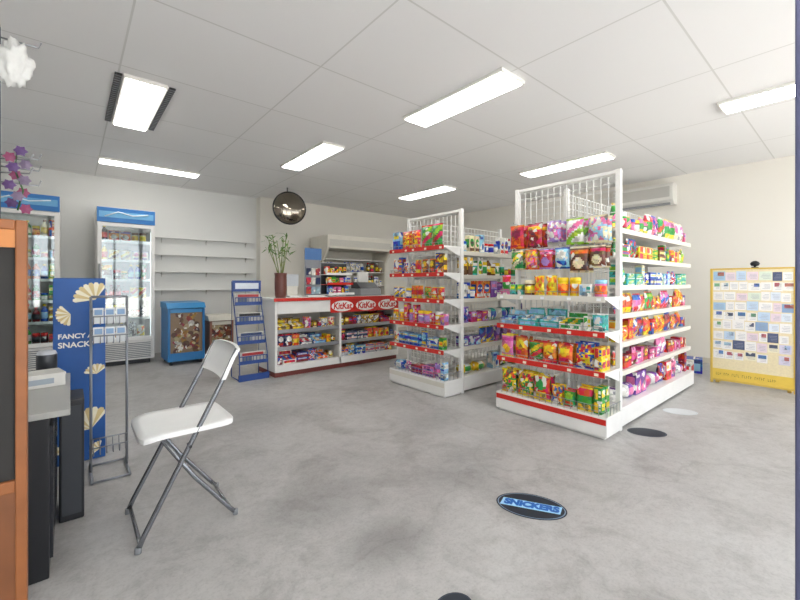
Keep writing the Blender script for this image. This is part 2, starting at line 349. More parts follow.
# ---------------- gondolas
def grid_panel(b,y0,y1,z0,z1,x,st=.055,r=.0028,axis='y'):
    n=max(2,int(round((y1-y0)/st))); m=max(2,int(round((z1-z0)/st)))
    for i in range(n+1):
        y=y0+(y1-y0)*i/n
        if axis=='y': b.box(x-r,x+r,y-r,y+r,z0,z1)
        else: b.box(y-r,y+r,x-r,x+r,z0,z1)
    for j in range(m+1):
        z=z0+(z1-z0)*j/m
        if axis=='y': b.box(x+r,x+2.4*r,y0,y1,z-r,z+r)
        else: b.box(y0,y1,x+r,x+2.4*r,z-r,z+r)
def gondola(X,Yc,W,L,H,capz,sidez,capred,label,basered,cap=.3):
    e=thing('gondola_shelving',label,'shop shelving',(X,Yc,0))
    hw=W/2
    for s in (-1,1):
        MB().box(-.02,.02,s*(hw-.03)-.018,s*(hw-.03)+.018,0,H).obj('upright',WHITE,e,.003)
    nb=max(1,round(L/1.0)); 
    for i in range(nb+1):
        x=.06+(L-.09)*i/nb
        MB().box(x-.02,x+.02,-.02,.02,0,H-.06).obj('upright',WHITE,e,.003)
    MB().box(-.016,.016,-hw+.048,hw-.048,H-.03,H-.005).obj('top_rail',WHITE,e,.003)
    b=MB(); grid_panel(b,-hw+.05,hw-.05,.2,H-.04,0.0); b.obj('wire_back_panel',WIRE,e)
    b=MB(); grid_panel(b,.09,L-.05,.2,H-.1,0.0,st=.06,axis='x'); b.obj('wire_centre_panel',WIRE,e)
    bz=.16
    b=MB().box(-cap,-.022,-hw,hw,.02,bz).box(-cap+.02,-.03,-hw+.02,hw-.02,0,.02); b.obj('base',WHITE,e,.004)
    MB().box(-cap-.003,-cap,-hw+.005,hw-.005,bz-.055 if basered else .10,bz-.015,0).obj('price_strip',RED if basered else OFF,e)
    g=MB()
    for k in range(int(W/.05)+1):
        y=-hw+.006+k*(W-.012)/int(W/.05); g.box(-cap+.003,-cap+.006,y-.0015,y+.0015,bz,bz+.07)
    for zz in (bz+.035,bz+.07): g.box(-cap,-cap+.003,-hw+.004,hw-.004,zz-.002,zz+.002)
    for s in(-1,1):
        for k in range(5): g.box(-cap+.02+k*.055,-cap+.023+k*.055,s*(hw-.005)-.0015,s*(hw-.005)+.0015,bz,bz+.07)
        g.box(-cap,-.03,s*(hw-.005)-.002,s*(hw-.005)+.002,bz+.068,bz+.072)
    g.obj('wire_guard',SILVER,e)
    for z,rd in zip(capz,capred):
        sh=MB().box(-cap,-.022,-hw+.012,hw-.012,z-.018,z).box(-cap,-cap+.004,-hw+.012,hw-.012,z-.036,z-.018)
        for s in(-1,1): sh.poly([(-.022,s*(hw-.02),z-.1),(-.022,s*(hw-.02),z-.018),(-cap+.03,s*(hw-.02),z-.018)])
        so=sh.obj('shelf',WHITE,e)
        MB().box(-cap-.006,-cap,-hw+.012,hw-.012,z-.036,z+.004).obj('price_strip',RED if rd else OFF,so)
        rr=random.Random(int(z*100))
        for k in range(5):
            y=-hw+.08+k*(W-.16)/4+rr.uniform(-.04,.04); MB().box(-cap-.0068,-cap-.006,y-.015,y+.015,z-.028,z-.008).obj('price_ticket',C('#f0e9d2' if rd else '#ffffff'),so)
        g=MB()
        for k in range(int(W/.06)):
            y=-hw+.03+k*(W-.06)/(int(W/.06)-1); g.box(-cap+.004,-cap+.0065,y-.001,y+.001,z,z+.035)
        g.box(-cap+.002,-cap+.005,-hw+.014,hw-.014,z+.033,z+.037); g.obj('wire_guard',SILVER,so)
    for s in (-1,1):
        d0,d1=.022,hw-.05
        b=MB().box(.03,L,min(s*d0,s*(hw-.02)),max(s*d0,s*(hw-.02)),.02,bz).obj('base',WHITE,e,.004)
        for z in sidez:
            for i in range(nb):
                xa=.045+(L-.06)*i/nb; xb=.045+(L-.06)*(i+1)/nb-.004
                so=MB().box(xa,xb,min(s*d0,s*d1),max(s*d0,s*d1),z-.02,z).box(xa,xb,s*d1-.002,s*d1+.002,z-.035,z-.0).obj('shelf',WHITE,e)
                ys=s*(d1+.002); MB().box(xa,xb,min(ys,ys+s*.004),max(ys,ys+s*.004),z-.036,z+.003).obj('price_strip',OFF,so)
    return e
capA=[.47,.75,1.0]; sideA=[.42,.64,.86,1.08,1.30,1.52]
XA,YA,WA,LA=3.13,1.60,.92,1.98
GA=gondola(XA,YA,WA,LA,1.95,capA,sideA,[True,True,False],"tall white wire-panel gondola with red price strips, stocked with snacks",True,.29)
capB=[.45,.69,.94,1.20,1.46]; XB,YB2,WB,LB=2.98,2.97,.84,1.22
GB=gondola(XB,YB2,WB,LB,1.84,capB,[.45,.69,.94,1.18,1.42],[True]*5,"white gondola of groceries with red price strips on end shelves",False,.27)
R=random.Random(11)
def cap_fill(X,Yc,W,cap,z,kinds,combos,where,group,rows,hmax):
    fill((X-cap+.008,Yc+W/2-.02),(0,-1),W-.04,z,(1,0),-math.pi/2,kinds,combos,where,group,cap-.035,rows,hmax,rnd=R)
wA="on gondola end shelf"
cap_fill(XA,YA,WA,.29,.16,['bagS','bag','bag','bagM'],['gfr','gyw','rgy','kwy','fyg','gfr','oby','gry'],'in wire base tray',"sweets in the base tray",2,.2)
cap_fill(XA,YA,WA,.29,.47,['bag','bagS','bagM','bag','boxT'],['yrb','roy','bly','gyr','kmy','ygb','oyr','rok','tby','yor'],wA,"bags and boxes on the end shelf",2,.225)
cap_fill(XA,YA,WA,.29,.75,['flat','tray','mini','bagS'],['tlw','wgy','lwb','wrb','twl','slb','wvk'],wA,"small cartons on the end shelf",2,.14)
cap_fill(XA,YA,WA,.29,1.0,['cube','jar','bagS','mini','bag'],['lbk','kol','tfy','yoy','wlt','grk','nyc','lkw'],wA,"cartons on the end shelf",1,.17)
def hangrow(X,Yc,W,z,items):
    n=len(items)
    for i,(kind,cb,pat) in enumerate(items):
        h=KIND[kind][2]
        y=Yc+W/2-.12-(W-.24)*i/(n-1)
        for dd in (.06,.14):
            product(kind,cb,(X-dd-.01,y,z-h-.004),-math.pi/2+R.uniform(-.08,.08),'on chrome peg hook',"snack bags hanging from hooks",pat)
        MB().tube([(-.008,y-YA,z),(-.2,y-YA,z),(-.21,y-YA,z+.016)],.002,0,6).obj('peg_hook',CHROME,GA)
hangrow(XA,YA,WA,1.605,[('bagM','reo',0),('bagM','rye',2),('bag','kwv',3),('bagM','wkf',1),('bagM','lkc',3)])
hangrow(XA,YA,WA,1.385,[('bag','gyc',1),('bag','kyo',3),('bag','rkv',2),('bag','lwb',0),('bagM','noc',2),('bag','nrc',2)])
def side(X,Yc,W,L,levels,where,kindsets):
    zs=[.16]+levels
    for i,z in enumerate(zs):
        hm=(zs[i+1]-z-.045) if i+1<len(zs) else .2
        ks,cb=kindsets[i%len(kindsets)]
        fill((X+.07,Yc-W/2+.056),(1,0),L-.12,z,(0,1),0,ks,cb,where,"groceries on the long gondola shelves",W/2-.09,1,hm,rnd=R)
side(XA,YA,WA,LA,sideA,'on gondola side shelf',[
 (['bag','box','soft'],['kmp','rwy','erb','pkw','lvb']),(['bag','bagM','cube'],['rey','ryw','mkn','kwp','ero','nyr']),(['bagS','bag','jar','mini'],['roy','erb','yor','gry','bry']),
 (['bagS','bag','mini'],['gfr','yor','wgy','kbr','lwb','roy']),(['flat','mini','bagS'],['lbw','bwy','wrb','tfw','cly','rwo']),(['bagS','jar','flat','mini'],['gfy','yro','grb','nyc','fgy']),(['bag','bagM','bagS','jar'],['mkb','wkc','lkb','grw','ewy','gky'])])
capsB=[(.16,['soft','flat','bagS'],['wbr','kvp','pkw','erb','lwb']),(.45,['bagS','flat','mini','bagS'],['gfr','bly','yrw','gyo','oyr']),(.69,['bagS','mini','jar'],['tfw','kvy','yow','lbw','rky']),(.94,['bagS','flat','jar','bagS'],['yor','bwy','wgy','roy','ogr','gfo']),(1.20,['mini','bagS','bagS','jar'],['roy','nyo','yrb','bry','obw','tly']),(1.46,['bag','box','bagM','bagL'],['gfr','cgn','yor','wgy','bly','gyr'])]
zz=[c[0] for c in capsB]+[1.75]
for i,(z,k,cb) in enumerate(capsB):
    cap_fill(XB,YB2,WB,.27,z,k,cb,'on gondola end shelf',"groceries on the end shelves",1,min(.24,zz[i+1]-z-.045))
side(XB,YB2,WB,LB,[.45,.69,.94,1.18,1.42],'on gondola side shelf',[
 (['soft','box'],['gfr','wgy','lwb']),(['bag','soft','cube'],['pvk','plw','kmp','bpy']),(['soft','bag','cube'],['pkw','mvy','tbw','pbv']),(['bag','box','jar'],['pvk','bwy','yrw','kpy','obw']),(['bottle','jar','can','boxT'],['tgw','sgb','yrw','nyw','wgy']),(['bottle','jar','boxT'],['wgy','wbr','lwb','cgn','swb'])])
# ---------------- folding chair
def chair():
    e=thing('folding_chair','white plastic and chrome folding chair standing alone on bare concrete','chair',(.40,2.08,0),math.pi)
    hw=.18; TUBE=mat('grey_tube','#8a8d93',.25,.8)
    for s in (-1,1):
        MB().tube([(.19,s*hw,.012),(.17,s*hw,.06),(-.16,s*hw,.70),(-.20,s*hw,.79)],.0105,0,10).obj('front_leg',TUBE,e)
        y=s*(hw-.024); MB().tube([(.10,y,.43),(-.02,y,.24),(-.175,y,.04),(-.20,y,.012)],.010,0,10).obj('rear_leg',TUBE,e)
        MB().tube([(.0,s*(hw+.013),.385),(.0,s*(hw-.035),.385)],.006,0,8).obj('pivot_bolt',BLACK,e)
        MB().lathe([(.012,0,0),(.012,.022,0),(.011,.025,0)],(-.20,y,0)).obj('foot_cap',GREY,e)
        MB().lathe([(.013,0,0),(.013,.022,0),(.011,.025,0)],(.19,s*hw,0)).obj('foot_cap',GREY,e)
    MB().tube([(.182,-hw,.03),(.182,hw,.03)],.008,0,8).obj('crossbar',TUBE,e)
    MB().tube([(-.175,-hw+.03,.045),(-.175,hw-.03,.045)],.007,0,8).obj('crossbar',TUBE,e)
    b=MB(); nx,ny=12,10
    def P(i,j,tp):
        u=i/nx*2-1; v=j/ny*2-1
        k=(abs(u)**8+abs(v)**8)**(1/8) ; m=max(abs(u),abs(v)); f=m/k if k>0 else 1
        return (-.005+u*.19*f, v*.19*f, .463+ (-.010*(1-u*u)*(1-v*v)) - (.012*max(0,u-.6)/.4) - (0 if tp else .02))
    for tp in (1,0):
        base=len(b.v)
        for i in range(nx+1):
            for j in range(ny+1): b.v.append(P(i,j,tp))
        for i in range(nx):
            for j in range(ny):
                q=[base+i*(ny+1)+j,base+(i+1)*(ny+1)+j,base+(i+1)*(ny+1)+j+1,base+i*(ny+1)+j+1]
                b.f.append(q if tp else q[::-1]); b.m.append(0); b.sm.append(True)
    n0=(nx+1)*(ny+1)
    loop=[i*(ny+1) for i in range(nx+1)]+[nx*(ny+1)+j for j in range(1,ny+1)]+[i*(ny+1)+ny for i in range(nx-1,-1,-1)]+[j for j in range(ny-1,0,-1)]
    for a,c in zip(loop,loop[1:]+loop[:1]): b.f.append([a,a+n0,c+n0,c]); b.m.append(0); b.sm.append(False)
    b.obj('seat',mat('white_chair_plastic','#f6f6f4',.3),e)
    b=MB(); n=10
    def bx(z): return -.16-(z-.70)*.45
    for side_ in (0,1):
        for k,z in enumerate([.655,.70,.75,.80]):
            for i in range(n+1):
                v=i/n*2-1; dx=.018*(1-v*v)
                b.v.append((bx(z)-dx+(.012 if side_==0 else -.006),v*(hw+.012),z+(.012*(1-v**6)-.012 if k==3 else 0)))
        base=side_*4*(n+1)
        for k in range(3):
            for i in range(n):
                q=[base+k*(n+1)+i,base+k*(n+1)+i+1,base+(k+1)*(n+1)+i+1,base+(k+1)*(n+1)+i]
                b.f.append(q if side_==0 else q[::-1]); b.m.append(0); b.sm.append(True)
    h=4*(n+1); lp=[i for i in range(n+1)]+[k*(n+1)+n for k in (1,2,3)]+[3*(n+1)+i for i in range(n-1,-1,-1)]+[k*(n+1) for k in (2,1)]
    for a,c in zip(lp,lp[1:]+lp[:1]): b.f.append([a,c,c+h,a+h]); b.m.append(0); b.sm.append(False)
    b.obj('backrest',_m['white_chair_plastic'],e)
chair()
# ---------------- fridges
def fridge(X0,X1,Yf,H,label,kinds):
    W=X1-X0; e=thing('display_fridge',label,'drinks fridge',(X0,Yf,0)); D=.66
    b=MB().box(0,.035,0,D,.06,H).box(W-.035,W,0,D,.06,H).box(.035,W-.035,D-.03,D,.06,H).box(.035,W-.035,0,D-.03,.06,.32).box(.035,W-.035,.02,D-.03,H-.2,H)
    b.box(.05,W-.05,.05,D-.05,0,.06,1)
    b.obj('body',[WHITE,BLACK],e,.004)
    hd=MB().box(.0,W,-.02,-.002,H-.2,H-.01,0).box(.02,W-.02,-.023,-.02,H-.14,H-.06,1).obj('header_sign',[BLUE,C('#6fb0dd')],e,.003)
    MB().tube([(.08,-.024,H-.13),(W*.35,-.024,H-.06),(W*.6,-.024,H-.1),(W-.08,-.024,H-.07)],.008,0,6).obj('wave_emblem',C('#eaf4fb'),hd)
    g=MB()
    for k in range(9): g.box(.05,W-.05,-.006,-.001,.085+k*.024,.097+k*.024)
    g.obj('grille',GREY,e)
    d=MB().box(.005,.05,-.03,-.004,.33,H-.21).box(W-.05,W-.005,-.03,-.004,.33,H-.21).box(.05,W-.05,-.03,-.004,.33,.375).box(.05,W-.05,-.03,-.004,H-.255,H-.21).obj('door',WHITE,e,.003)
    MB().box(.05,W-.05,-.02,-.014,.375,H-.255).obj('door_glass',GLASS,d)
    MB().box(.015,.035,-.06,-.03,.9,1.35).obj('door_handle',GREY,d,.004)
    LM=mat('fridge_lamp','#f5fbff',.4,emit=3)
    MB().box(.036,.05,.01,.025,.36,H-.3).obj('lamp_tube',LM,e)
    MB().box(W-.05,W-.036,.01,.025,.36,H-.3).obj('lamp_tube',LM,e)
    for z in [.36,.62,.88,1.14,1.40,1.66]:
        sh=MB()
        for k in range(16): sh.box(.04+k*(W-.08)/15-.002,.04+k*(W-.08)/15+.002,.05,D-.04,z-.008,z-.004)
        for k in range(3): sh.box(.036,W-.036,.05+k*.26,.056+k*.26,z-.004,z)
        sh.box(.036,W-.036,.045,.05,z-.02,z+.012); sh.obj('wire_shelf',WIRE,e)
        fill((X0+.045,Yf+.06),(1,0),W-.09,z,(0,1),0,kinds,['noy','yrw','nyw','gcy','bly','obw','cmp','gwb','edr','grw','nlr','cyn','dsw','nre','roy','dry'],'inside glass-door fridge',"goods inside the fridges",.5,1,min(.225,H-.23-z),skip=.02,rnd=R)
fridge(.26,.90,6.37,2.10,"white glass-door display fridge with blue header",['bottle','bottle','bag','bottle','jar','can','bagS'])
fridge(-.78,-.10,6.37,2.17,"white glass-door fridge with blue header beside the side wall",['bottle','bottle','can'])
def cooler(X0,X1,Y0,Y1,H,mats,label,name,pic,cat):
    W=X1-X0;D=Y1-Y0; e=thing(name,label,cat,(X0,Y0,0))
    b=MB().box(0,.03,0,D,.05,H-.08).box(W-.03,W,0,D,.05,H-.08).box(.03,W-.03,D-.03,D,.05,H-.08).box(.03,W-.03,0,D-.03,.05,.16).box(.03,W-.03,.012,.02,.16,H-.14,1)
    b.obj('body',[mats[0],C('#8a7258')],e,.006)
    MB().poly([(-.01,-.015,H-.08),(W+.01,-.015,H-.08),(W+.01,D,H-.08),(-.01,D,H-.08)][::-1]).poly([(-.01,-.015,H-.08),(W+.01,-.015,H-.08),(W+.01,.06,H-.01),(-.01,.06,H-.01)]).poly([(-.01,.06,H-.01),(W+.01,.06,H-.01),(W+.01,D,H),(-.01,D,H)]).poly([(-.01,-.015,H-.08),(-.01,.06,H-.01),(-.01,D,H),(-.01,D,H-.08)]).poly([(W+.01,-.015,H-.08),(W+.01,D,H-.08),(W+.01,D,H),(W+.01,.06,H-.01)]).obj('lid',mats[1],e)
    MB().box(.035,W-.035,0.0,.01,H-.14,H-.09).obj('top_trim',mats[1],e)
    p=MB(); rr=random.Random(X0)
    for i in range(60):
        p.disc((rr.uniform(.06,W-.06),rr.uniform(.19,H-.17)),rr.uniform(.015,.05),rr.uniform(.015,.05),.0115-.0001*i,rr.randrange(len(pic)),10,rr.random()*3)
    p.obj('picture_panel',[PM(x) for x in pic],e)
    f=MB()
    for (x,y) in ((.03,.03),(W-.06,.03),(.03,D-.06),(W-.06,D-.06)): f.box(x,x+.03,y,y+.03,0,.05)
    f.obj('feet',BLACK,e)
cooler(.98,1.43,5.9,6.4,.84,[mat('blue_cooler','#2a7ab8',.35),mat('blue_cooler_lid','#3a8ec8',.35)],"low blue chest cooler with a brown picture front",'chest_cooler',['#6a4028','#b8a880','#903020','#c8c4ba','#5a3a2c','#a47430'],'cooler')
cooler(1.53,1.86,6.05,6.4,.63,[mat('brown_box_red','#9a6a58',.5),OFF],"small reddish-brown picture-fronted cabinet beside the cooler",'small_cabinet',['#a04a30','#b8a880','#5a4a40','#a89070','#703828'],'cabinet')
for z in (.99,1.28,1.55,1.82):
    e=thing('wall_shelf','empty thin white shelf fixed to the white wall','shelf',(1.0,YB-.1,z),group='empty wall shelves')
    MB().box(0,1.5,0,.10,-.01,0).obj('board',WALLW,e)
    for x in (.1,.75,1.4): MB().poly([(x,.099,-.01),(x,.02,-.01),(x,.099,-.06)]).box(x-.005,x+.005,.09,.10,-.08,-.01).obj('bracket',C('#c4c2bc'),e)
# ---------------- counter
def counter():
    X0,Y0,L,D,H=1.80,4.36,1.85,.55,.92
    e=thing('shop_counter','white shop counter with red-edged top and open candy shelves','counter',(X0,Y0,0))
    t=MB().box(-.02,L+.02,-.02,D+.02,H-.03,H).obj('countertop',WHITE,e,.004)
    MB().box(-.022,L+.022,-.026,-.02,H-.035,H+.002).obj('edge_trim',RED,t)
    for x in (0,.86,L-.03): MB().box(x,x+.03,0,D,.06,H-.03).obj('side_panel',WHITE,e,.003)
    MB().box(.03,L-.03,D-.02,D,.06,H-.03).obj('back_panel',OFF,e)
    MB().box(.01,L-.01,.03,D-.02,0,.06).obj('plinth',mat('plinth_brown','#7b3a33',.5),e)
    MB().box(.03,L-.03,0,D-.02,.06,.14).obj('bottom_shelf',WHITE,e)
    for (a,b) in ((.03,.86),(.89,L-.03)):
        for z in (.34,.54): 
            s=MB().box(a,b,.02,D-.02,z-.018,z).obj('shelf',WHITE,e)
            MB().box(a,b,.014,.02,z-.03,z+.012).obj('price_strip',SILVER,s)
    MB().box(.03,.72,-.006,.0,.74,.88).obj('fascia_panel',WHITE,e)
    s=MB().box(.72,L-.005,-.012,-.006,.72,.885).obj('fascia_panel',RED,e,label='red promotional strip with white lettering')
    for x in (.90,1.27,1.64):
        MB().disc((x,.802),.165,.07,-.0135,0,28).obj('oval_logo',C('#f6f3ee'),s)
        text('KitKat',.115,RED,'lettering',s,(x,-.0145,.800),(math.pi/2,0,0),bold=.003,shear=.1,sx=.92)
    w='on counter front shelf'
    for (a,b) in ((.04,.85),(.9,L-.04)):
        for z,hm,cb,k in ((.14,.15,['wrb','bly','yrw','dyr','sob','nyc','ebw'],['tray','flat','mini','bagS']),(.34,.15,['dyr','bly','roy','wbr','nyw','yor','hwr'],['tray','flat','bagS','bagS']),(.54,.16,['nwy','bwy','nyc','yrw','erb','dyr','pko'],['tray','mini','bagS'])):
            fill((X0+a,Y0+.026),(1,0),b-a,z,(0,1),0,k,cb,w,"sweets on the counter shelves",.45,2,hm,rnd=R)
counter()
ct=.92
def tier_rack(X0,Y0,W,D,H,label,n,cb):
    e=thing('countertop_rack',label,'display rack',(X0,Y0,ct+.001))
    fr=MB()
    for x in(0,W-.01): fr.box(x,x+.01,D-.02,D-.01,0,H).box(x,x+.01,0,D-.01,0,.012)
    fr.box(0,W,D-.02,D-.01,H-.012,H); fr.obj('frame',SILVER,e)
    MB().box(.01,W-.01,D-.018,D-.012,.012,H-.012).obj('back_panel',DARK,e)
    for k in range(n):
        z=.02+k*(H-.06)/n; d=D-.03-k*.03
        MB().box(.01,W-.01,D-.02-d,D-.018,z,z+.008).box(.01,W-.01,D-.02-d,D-.016-d,z+.008,z+.03).obj('tray',RED if k%2 else WHITE,e)
        fill((X0+.02,Y0+D-.010-d),(1,0),W-.04,ct+z+.009,(0,1),0,['mini','mini'],cb,'on tiered countertop rack',"packets on the countertop rack",d-.01,1,(H-.06)/n-.012,skip=0,rnd=R)
tier_rack(2.58,4.5,.42,.24,.46,"tiered countertop rack of coloured gum packets",3,['bly','dyr','roy','yrw','gfr','kmw'])
def poster_stand(X,Y,W,H,label,cols):
    e=thing('countertop_display',label,'display stand',(X,Y,ct+.001))
    MB().box(0,W,0,.16,0,.02).obj('base',WHITE,e,.003)
    MB().box(.01,W-.01,.1,.13,.02,H).obj('panel',C(cols[0]),e,.003)
    MB().box(0,W,.094,.1,H-.14,H+.01).obj('header',C(cols[1]),e)
    p=MB(); rr=random.Random(3)
    for i in range(3):
        for j in range(4):
            if .06+j*.12+.09<H-.15: p.box(.02+i*(W-.04)/3,.02+(i+.85)*(W-.04)/3,.08,.099,.04+j*.12,.04+j*.12+.09,rr.randrange(4))
    p.obj('card_pockets',[PM(x) for x in ('#e8e4da','#c03030','#2c3c60','#9ab0c0')],e)
poster_stand(2.29,4.5,.24,.62,"upright countertop card display with blue header",['#8d9096','#4a72a8'])
poster_stand(2.09,4.6,.16,.28,"small white brochure holder on the counter",['#e6e2d8','#c8cdd2'])
e=thing('cash_register','grey cash register with angled display on the counter','cash register',(3.12,4.55,ct+.001))
MB().box(0,.36,0,.3,0,.1).obj('drawer_base',GREY,e,.005)
MB().poly([(.02,.02,.1),(.34,.02,.1),(.34,.14,.19),(.02,.14,.19)]).poly([(.02,.14,.19),(.34,.14,.19),(.34,.28,.19),(.02,.28,.19)]).poly([(.02,.02,.1),(.02,.14,.19),(.02,.28,.19),(.02,.28,.1)]).poly([(.34,.02,.1),(.34,.28,.1),(.34,.28,.19),(.34,.14,.19)]).poly([(.02,.28,.1),(.02,.28,.19),(.34,.28,.19),(.34,.28,.1)]).obj('keyboard_housing',BLACK,e)
MB().box(.1,.28,.2,.24,.19,.34).obj('display',WHITE,e,.005)
e=thing('bamboo_plant','dark red-brown vase with tall leafy bamboo stalks on the counter','potted plant',(1.95,4.55,ct+.001))
MB().lathe([(.06,0,0),(.068,.03,0),(.072,.12,0),(.072,.2,0),(.07,.27,0),(.076,.30,0),(.06,.30,0),(.055,.2,0)],n=20).obj('vase',mat('dark_vase','#6b3c34',.4,var=.25),e)
rr=random.Random(5)
for k in range(8):
    a=rr.uniform(0,6.28); r=rr.uniform(.005,.025); tx,ty=rr.uniform(-.19,.14),rr.uniform(-.08,.08); h=rr.uniform(.45,.74)
    pts=[(r*math.cos(a),r*math.sin(a),.22)]+[(r*math.cos(a)+tx*t,r*math.sin(a)+ty*t,.22+h*t*.75) for t in (.33,.66,1)]
    st=MB().tube(pts,.005,0,6).obj('stalk',mat('bamboo_stalk','#7d8a45',.5),e)
    lf=MB(); tp=Vector(pts[-1])
    for q in range(7):
        a2=rr.uniform(0,6.28); L=rr.uniform(.1,.17); d=Vector((math.cos(a2),math.sin(a2),rr.uniform(-.3,1.1))).normalized(); sd=d.cross(Vector((0,0,1))).normalized()*.014
        o=tp-Vector((0,0,rr.uniform(0,.2))); m1=o+d*L*.4; tip=o+d*L-Vector((0,0,.04))
        lf.poly([o,m1-sd,tip,m1+sd])
    lf.obj('leaves',mat('bamboo_leaf','#6b9248',.5,var=.2),st)
# newspaper rack
e=thing('newspaper_rack','dark blue wire newspaper rack beside the counter','newspaper rack',(1.43,4.45,0))
W,D=.33,.3
fr=MB()
for x in (0.006,W-.006): fr.tube([(x,0,.008),(x,D,.008),(x,D-.02,1.12)],.007,0,8); fr.tube([(x,0,.008),(x,.02,.28),(x,D-.04,1.0)],.006,0,8)
fr.obj('frame',DBLUE,e)
MB().box(-.005,W+.005,-.01,.02,.0,.07).obj('base_panel',DBLUE,e)
MB().box(0,W,D-.06,D-.045,1.0,1.13).obj('header_sign',DBLUE,e)
MB().box(.03,W-.03,D-.063,D-.06,1.03,1.1).obj('header_panel',C('#dfe6f0'),e)
for k,z in enumerate((.18,.4,.62,.84)):
    y0=.03+k*.05
    t=MB()
    for i in range(9): x=.012+i*(W-.024)/8; t.box(x-.003,x+.003,y0,y0+.07,z,z+.004); t.box(x-.003,x+.003,y0-.002,y0+.002,z,z+.09)
    t.box(.008,W-.008,y0-.004,y0,z+.085,z+.094); t.box(.008,W-.008,y0-.004,y0,z+.0,z+.04); t.obj('wire_tray',DBLUE,e)
    for q in range(1 if k in(1,3) else 2):
        m=MB().box(-.14,.14,-.006,.006,0,.13).box(-.12,.12,-.0075,-.006,.09,.12,1).box(-.12,-.01,-.0075,-.006,.03,.08,2)
        o=m.obj('newspaper',[C('#c9c6be'),C(['#b02a2a','#27406e','#1c1c1c','#b02a2a'][k]),C('#6c7784')])
        place(o,(1.43+W/2,4.45+y0+.02+q*.024,z+.0055)); o['label']='folded newspaper in the blue wire rack'; o['category']='newspaper'; o['group']='newspapers in the rack'
# merchandiser
X0,Y0,L,D,H=3.55,6.2,1.5,.7,1.98
e=thing('open_merchandiser','cream open-front refrigerated cabinet with shelves against back wall','display cabinet',(X0,Y0,0))
for x in (0,L-.04):
    b=MB(); P=[(0,.0),(0,.45),(.22,.75),(.22,1.5),(.02,1.75),(.02,H),(D,H),(D,0)]
    for q in (x,x+.04): b.v+=[(q,y,z) for y,z in P]
    m=len(P); b.f.append([i for i in range(m)]); b.f.append([m+i for i in range(m)][::-1]); b.m+=[0,0]; b.sm+=[False]*2
    for i in range(m): b.f.append([i,(i+1)%m,m+(i+1)%m,m+i]); b.m.append(0); b.sm.append(False)
    b.obj('side_panel',OFF,e)
MB().box(.04,L-.04,D-.04,D,0,H).box(.04,L-.04,0,D-.04,0,.45).obj('body',OFF,e)
MB().box(.04,L-.04,.02,D-.04,1.74,H).box(.04,L-.04,.016,.02,1.78,1.9,1).obj('canopy',[OFF,C('#c9c6bd')],e)
for z in (.78,1.05,1.32,1.56):
    MB().box(.04,L-.04,.26,D-.04,z-.015,z).obj('shelf',WHITE,e)
    if z<1.5: fill((X0+.05,Y0+.28),(1,0),L-.1,z,(0,1),0,['bag','boxT','bottle','box'],['wcb','cgn','swb','nyw','wbs','dyr'],'in open cream cabinet',"goods in the open cabinet",.35,1,.2,skip=.4,rnd=R)
# convex mirror
e=thing('convex_mirror','round convex security mirror hung from the ceiling','security mirror',(2.66,5.87,2.29))
T=Matrix.Rotation(math.radians(90),4,'X')
ang=-math.atan2(2.66,5.87)
prof=[(.25*math.sin(a),.09*math.cos(a),0) for a in [math.pi/2*k/10 for k in range(10,-1,-1)][:-1]]+[(.003,.09,0)]
MB().lathe(prof,n=40,T=T).obj('mirror_dome',mat('mirror_silver','#8f877b',.04,1.,var=.25,scale=6),e)
MB().lathe([(.25,-.012,0),(.262,-.012,0),(.262,.012,0),(.25,.014,0)],n=40,T=T).obj('rim',BLACK,e)
MB().tube([(0,.012,0),(0,.16,.05),(0,.16,.358)],.012,0,8).obj('bracket',GREY,e)
e.rotation_euler=(0,0,ang*.5)
# air conditioner
e=thing('air_conditioner','white split-system air conditioner high on the wall','air conditioner',(XR+.001,2.12,2.23))
b=MB(); P=[(0,0),(-.14,0),(-.2,.06),(-.2,.26),(-.17,.3),(0,.3)]
for y in (-.4,.4): b.v+=[(x,y,z) for x,z in P]
m=6; b.f+= [[i for i in range(m)],[m+i for i in range(m)][::-1]]; b.m+=[0,0]; b.sm+=[False,False]
for i in range(m): b.f.append([i,m+i,m+(i+1)%m,(i+1)%m]); b.m.append(0); b.sm.append(False)
b.obj('housing',mat('ac_white','#dcdad4',.4),e,.006)
MB().box(-.205,-.2,-.36,.36,.1,.25).obj('front_grille',mat('ac_grille','#bab8b2',.5),e)
MB().box(-.19,-.155,-.36,.36,-.012,.02).obj('louvre',GREY,e)
# ---------------- notice board
e=thing('notice_board','freestanding yellow-framed pin board covered with papers','notice board',(5.47,.75,0))
YEL=mat('yellow_frame','#dcba55',.5); CORK=mat('cork','#ecdfb8',.8,var=.12,scale=60)
b=MB()
for y in (-.34,.318): b.box(-.02,.02,y,y+.022,0,1.26)
b.box(-.02,.02,-.318,.318,1.245,1.26).box(-.02,.02,-.318,.318,.03,.05); b.obj('frame',YEL,e,.003)
MB().box(-.012,.012,-.318,.318,.16,1.245).obj('cork_panel',CORK,e)
MB().box(-.016,.014,-.318,.318,.05,.16).obj('lower_panel',C('#eccb58'),e)
for y in (-.3,.27): MB().box(.02,.26,y,y+.03,0,.03).obj('foot',YEL,e)
rr=random.Random(2); y=.29
for wd in range(6):
    sc=MB()
    for k in range(rr.choice([3,4,5])):
        z=.105; sc.box(-.0175,-.016,y-.004,y-.002,z-.014,z+.014); q=z+rr.choice([-.013,0,.010]); sc.box(-.0175,-.016,y-.012,y-.004,q,q+.003); y-=.0165
    sc.obj('handwritten_word',C('#6a4a1b'),e); y-=.018
cols=['#f6f5f1']*11+['#e2ecf5','#c6dcf0','#a8cbe6','#ecdbe3','#e0ebda','#f2ecce','#90aed0','#dcd8ea','#566080']
z=1.125
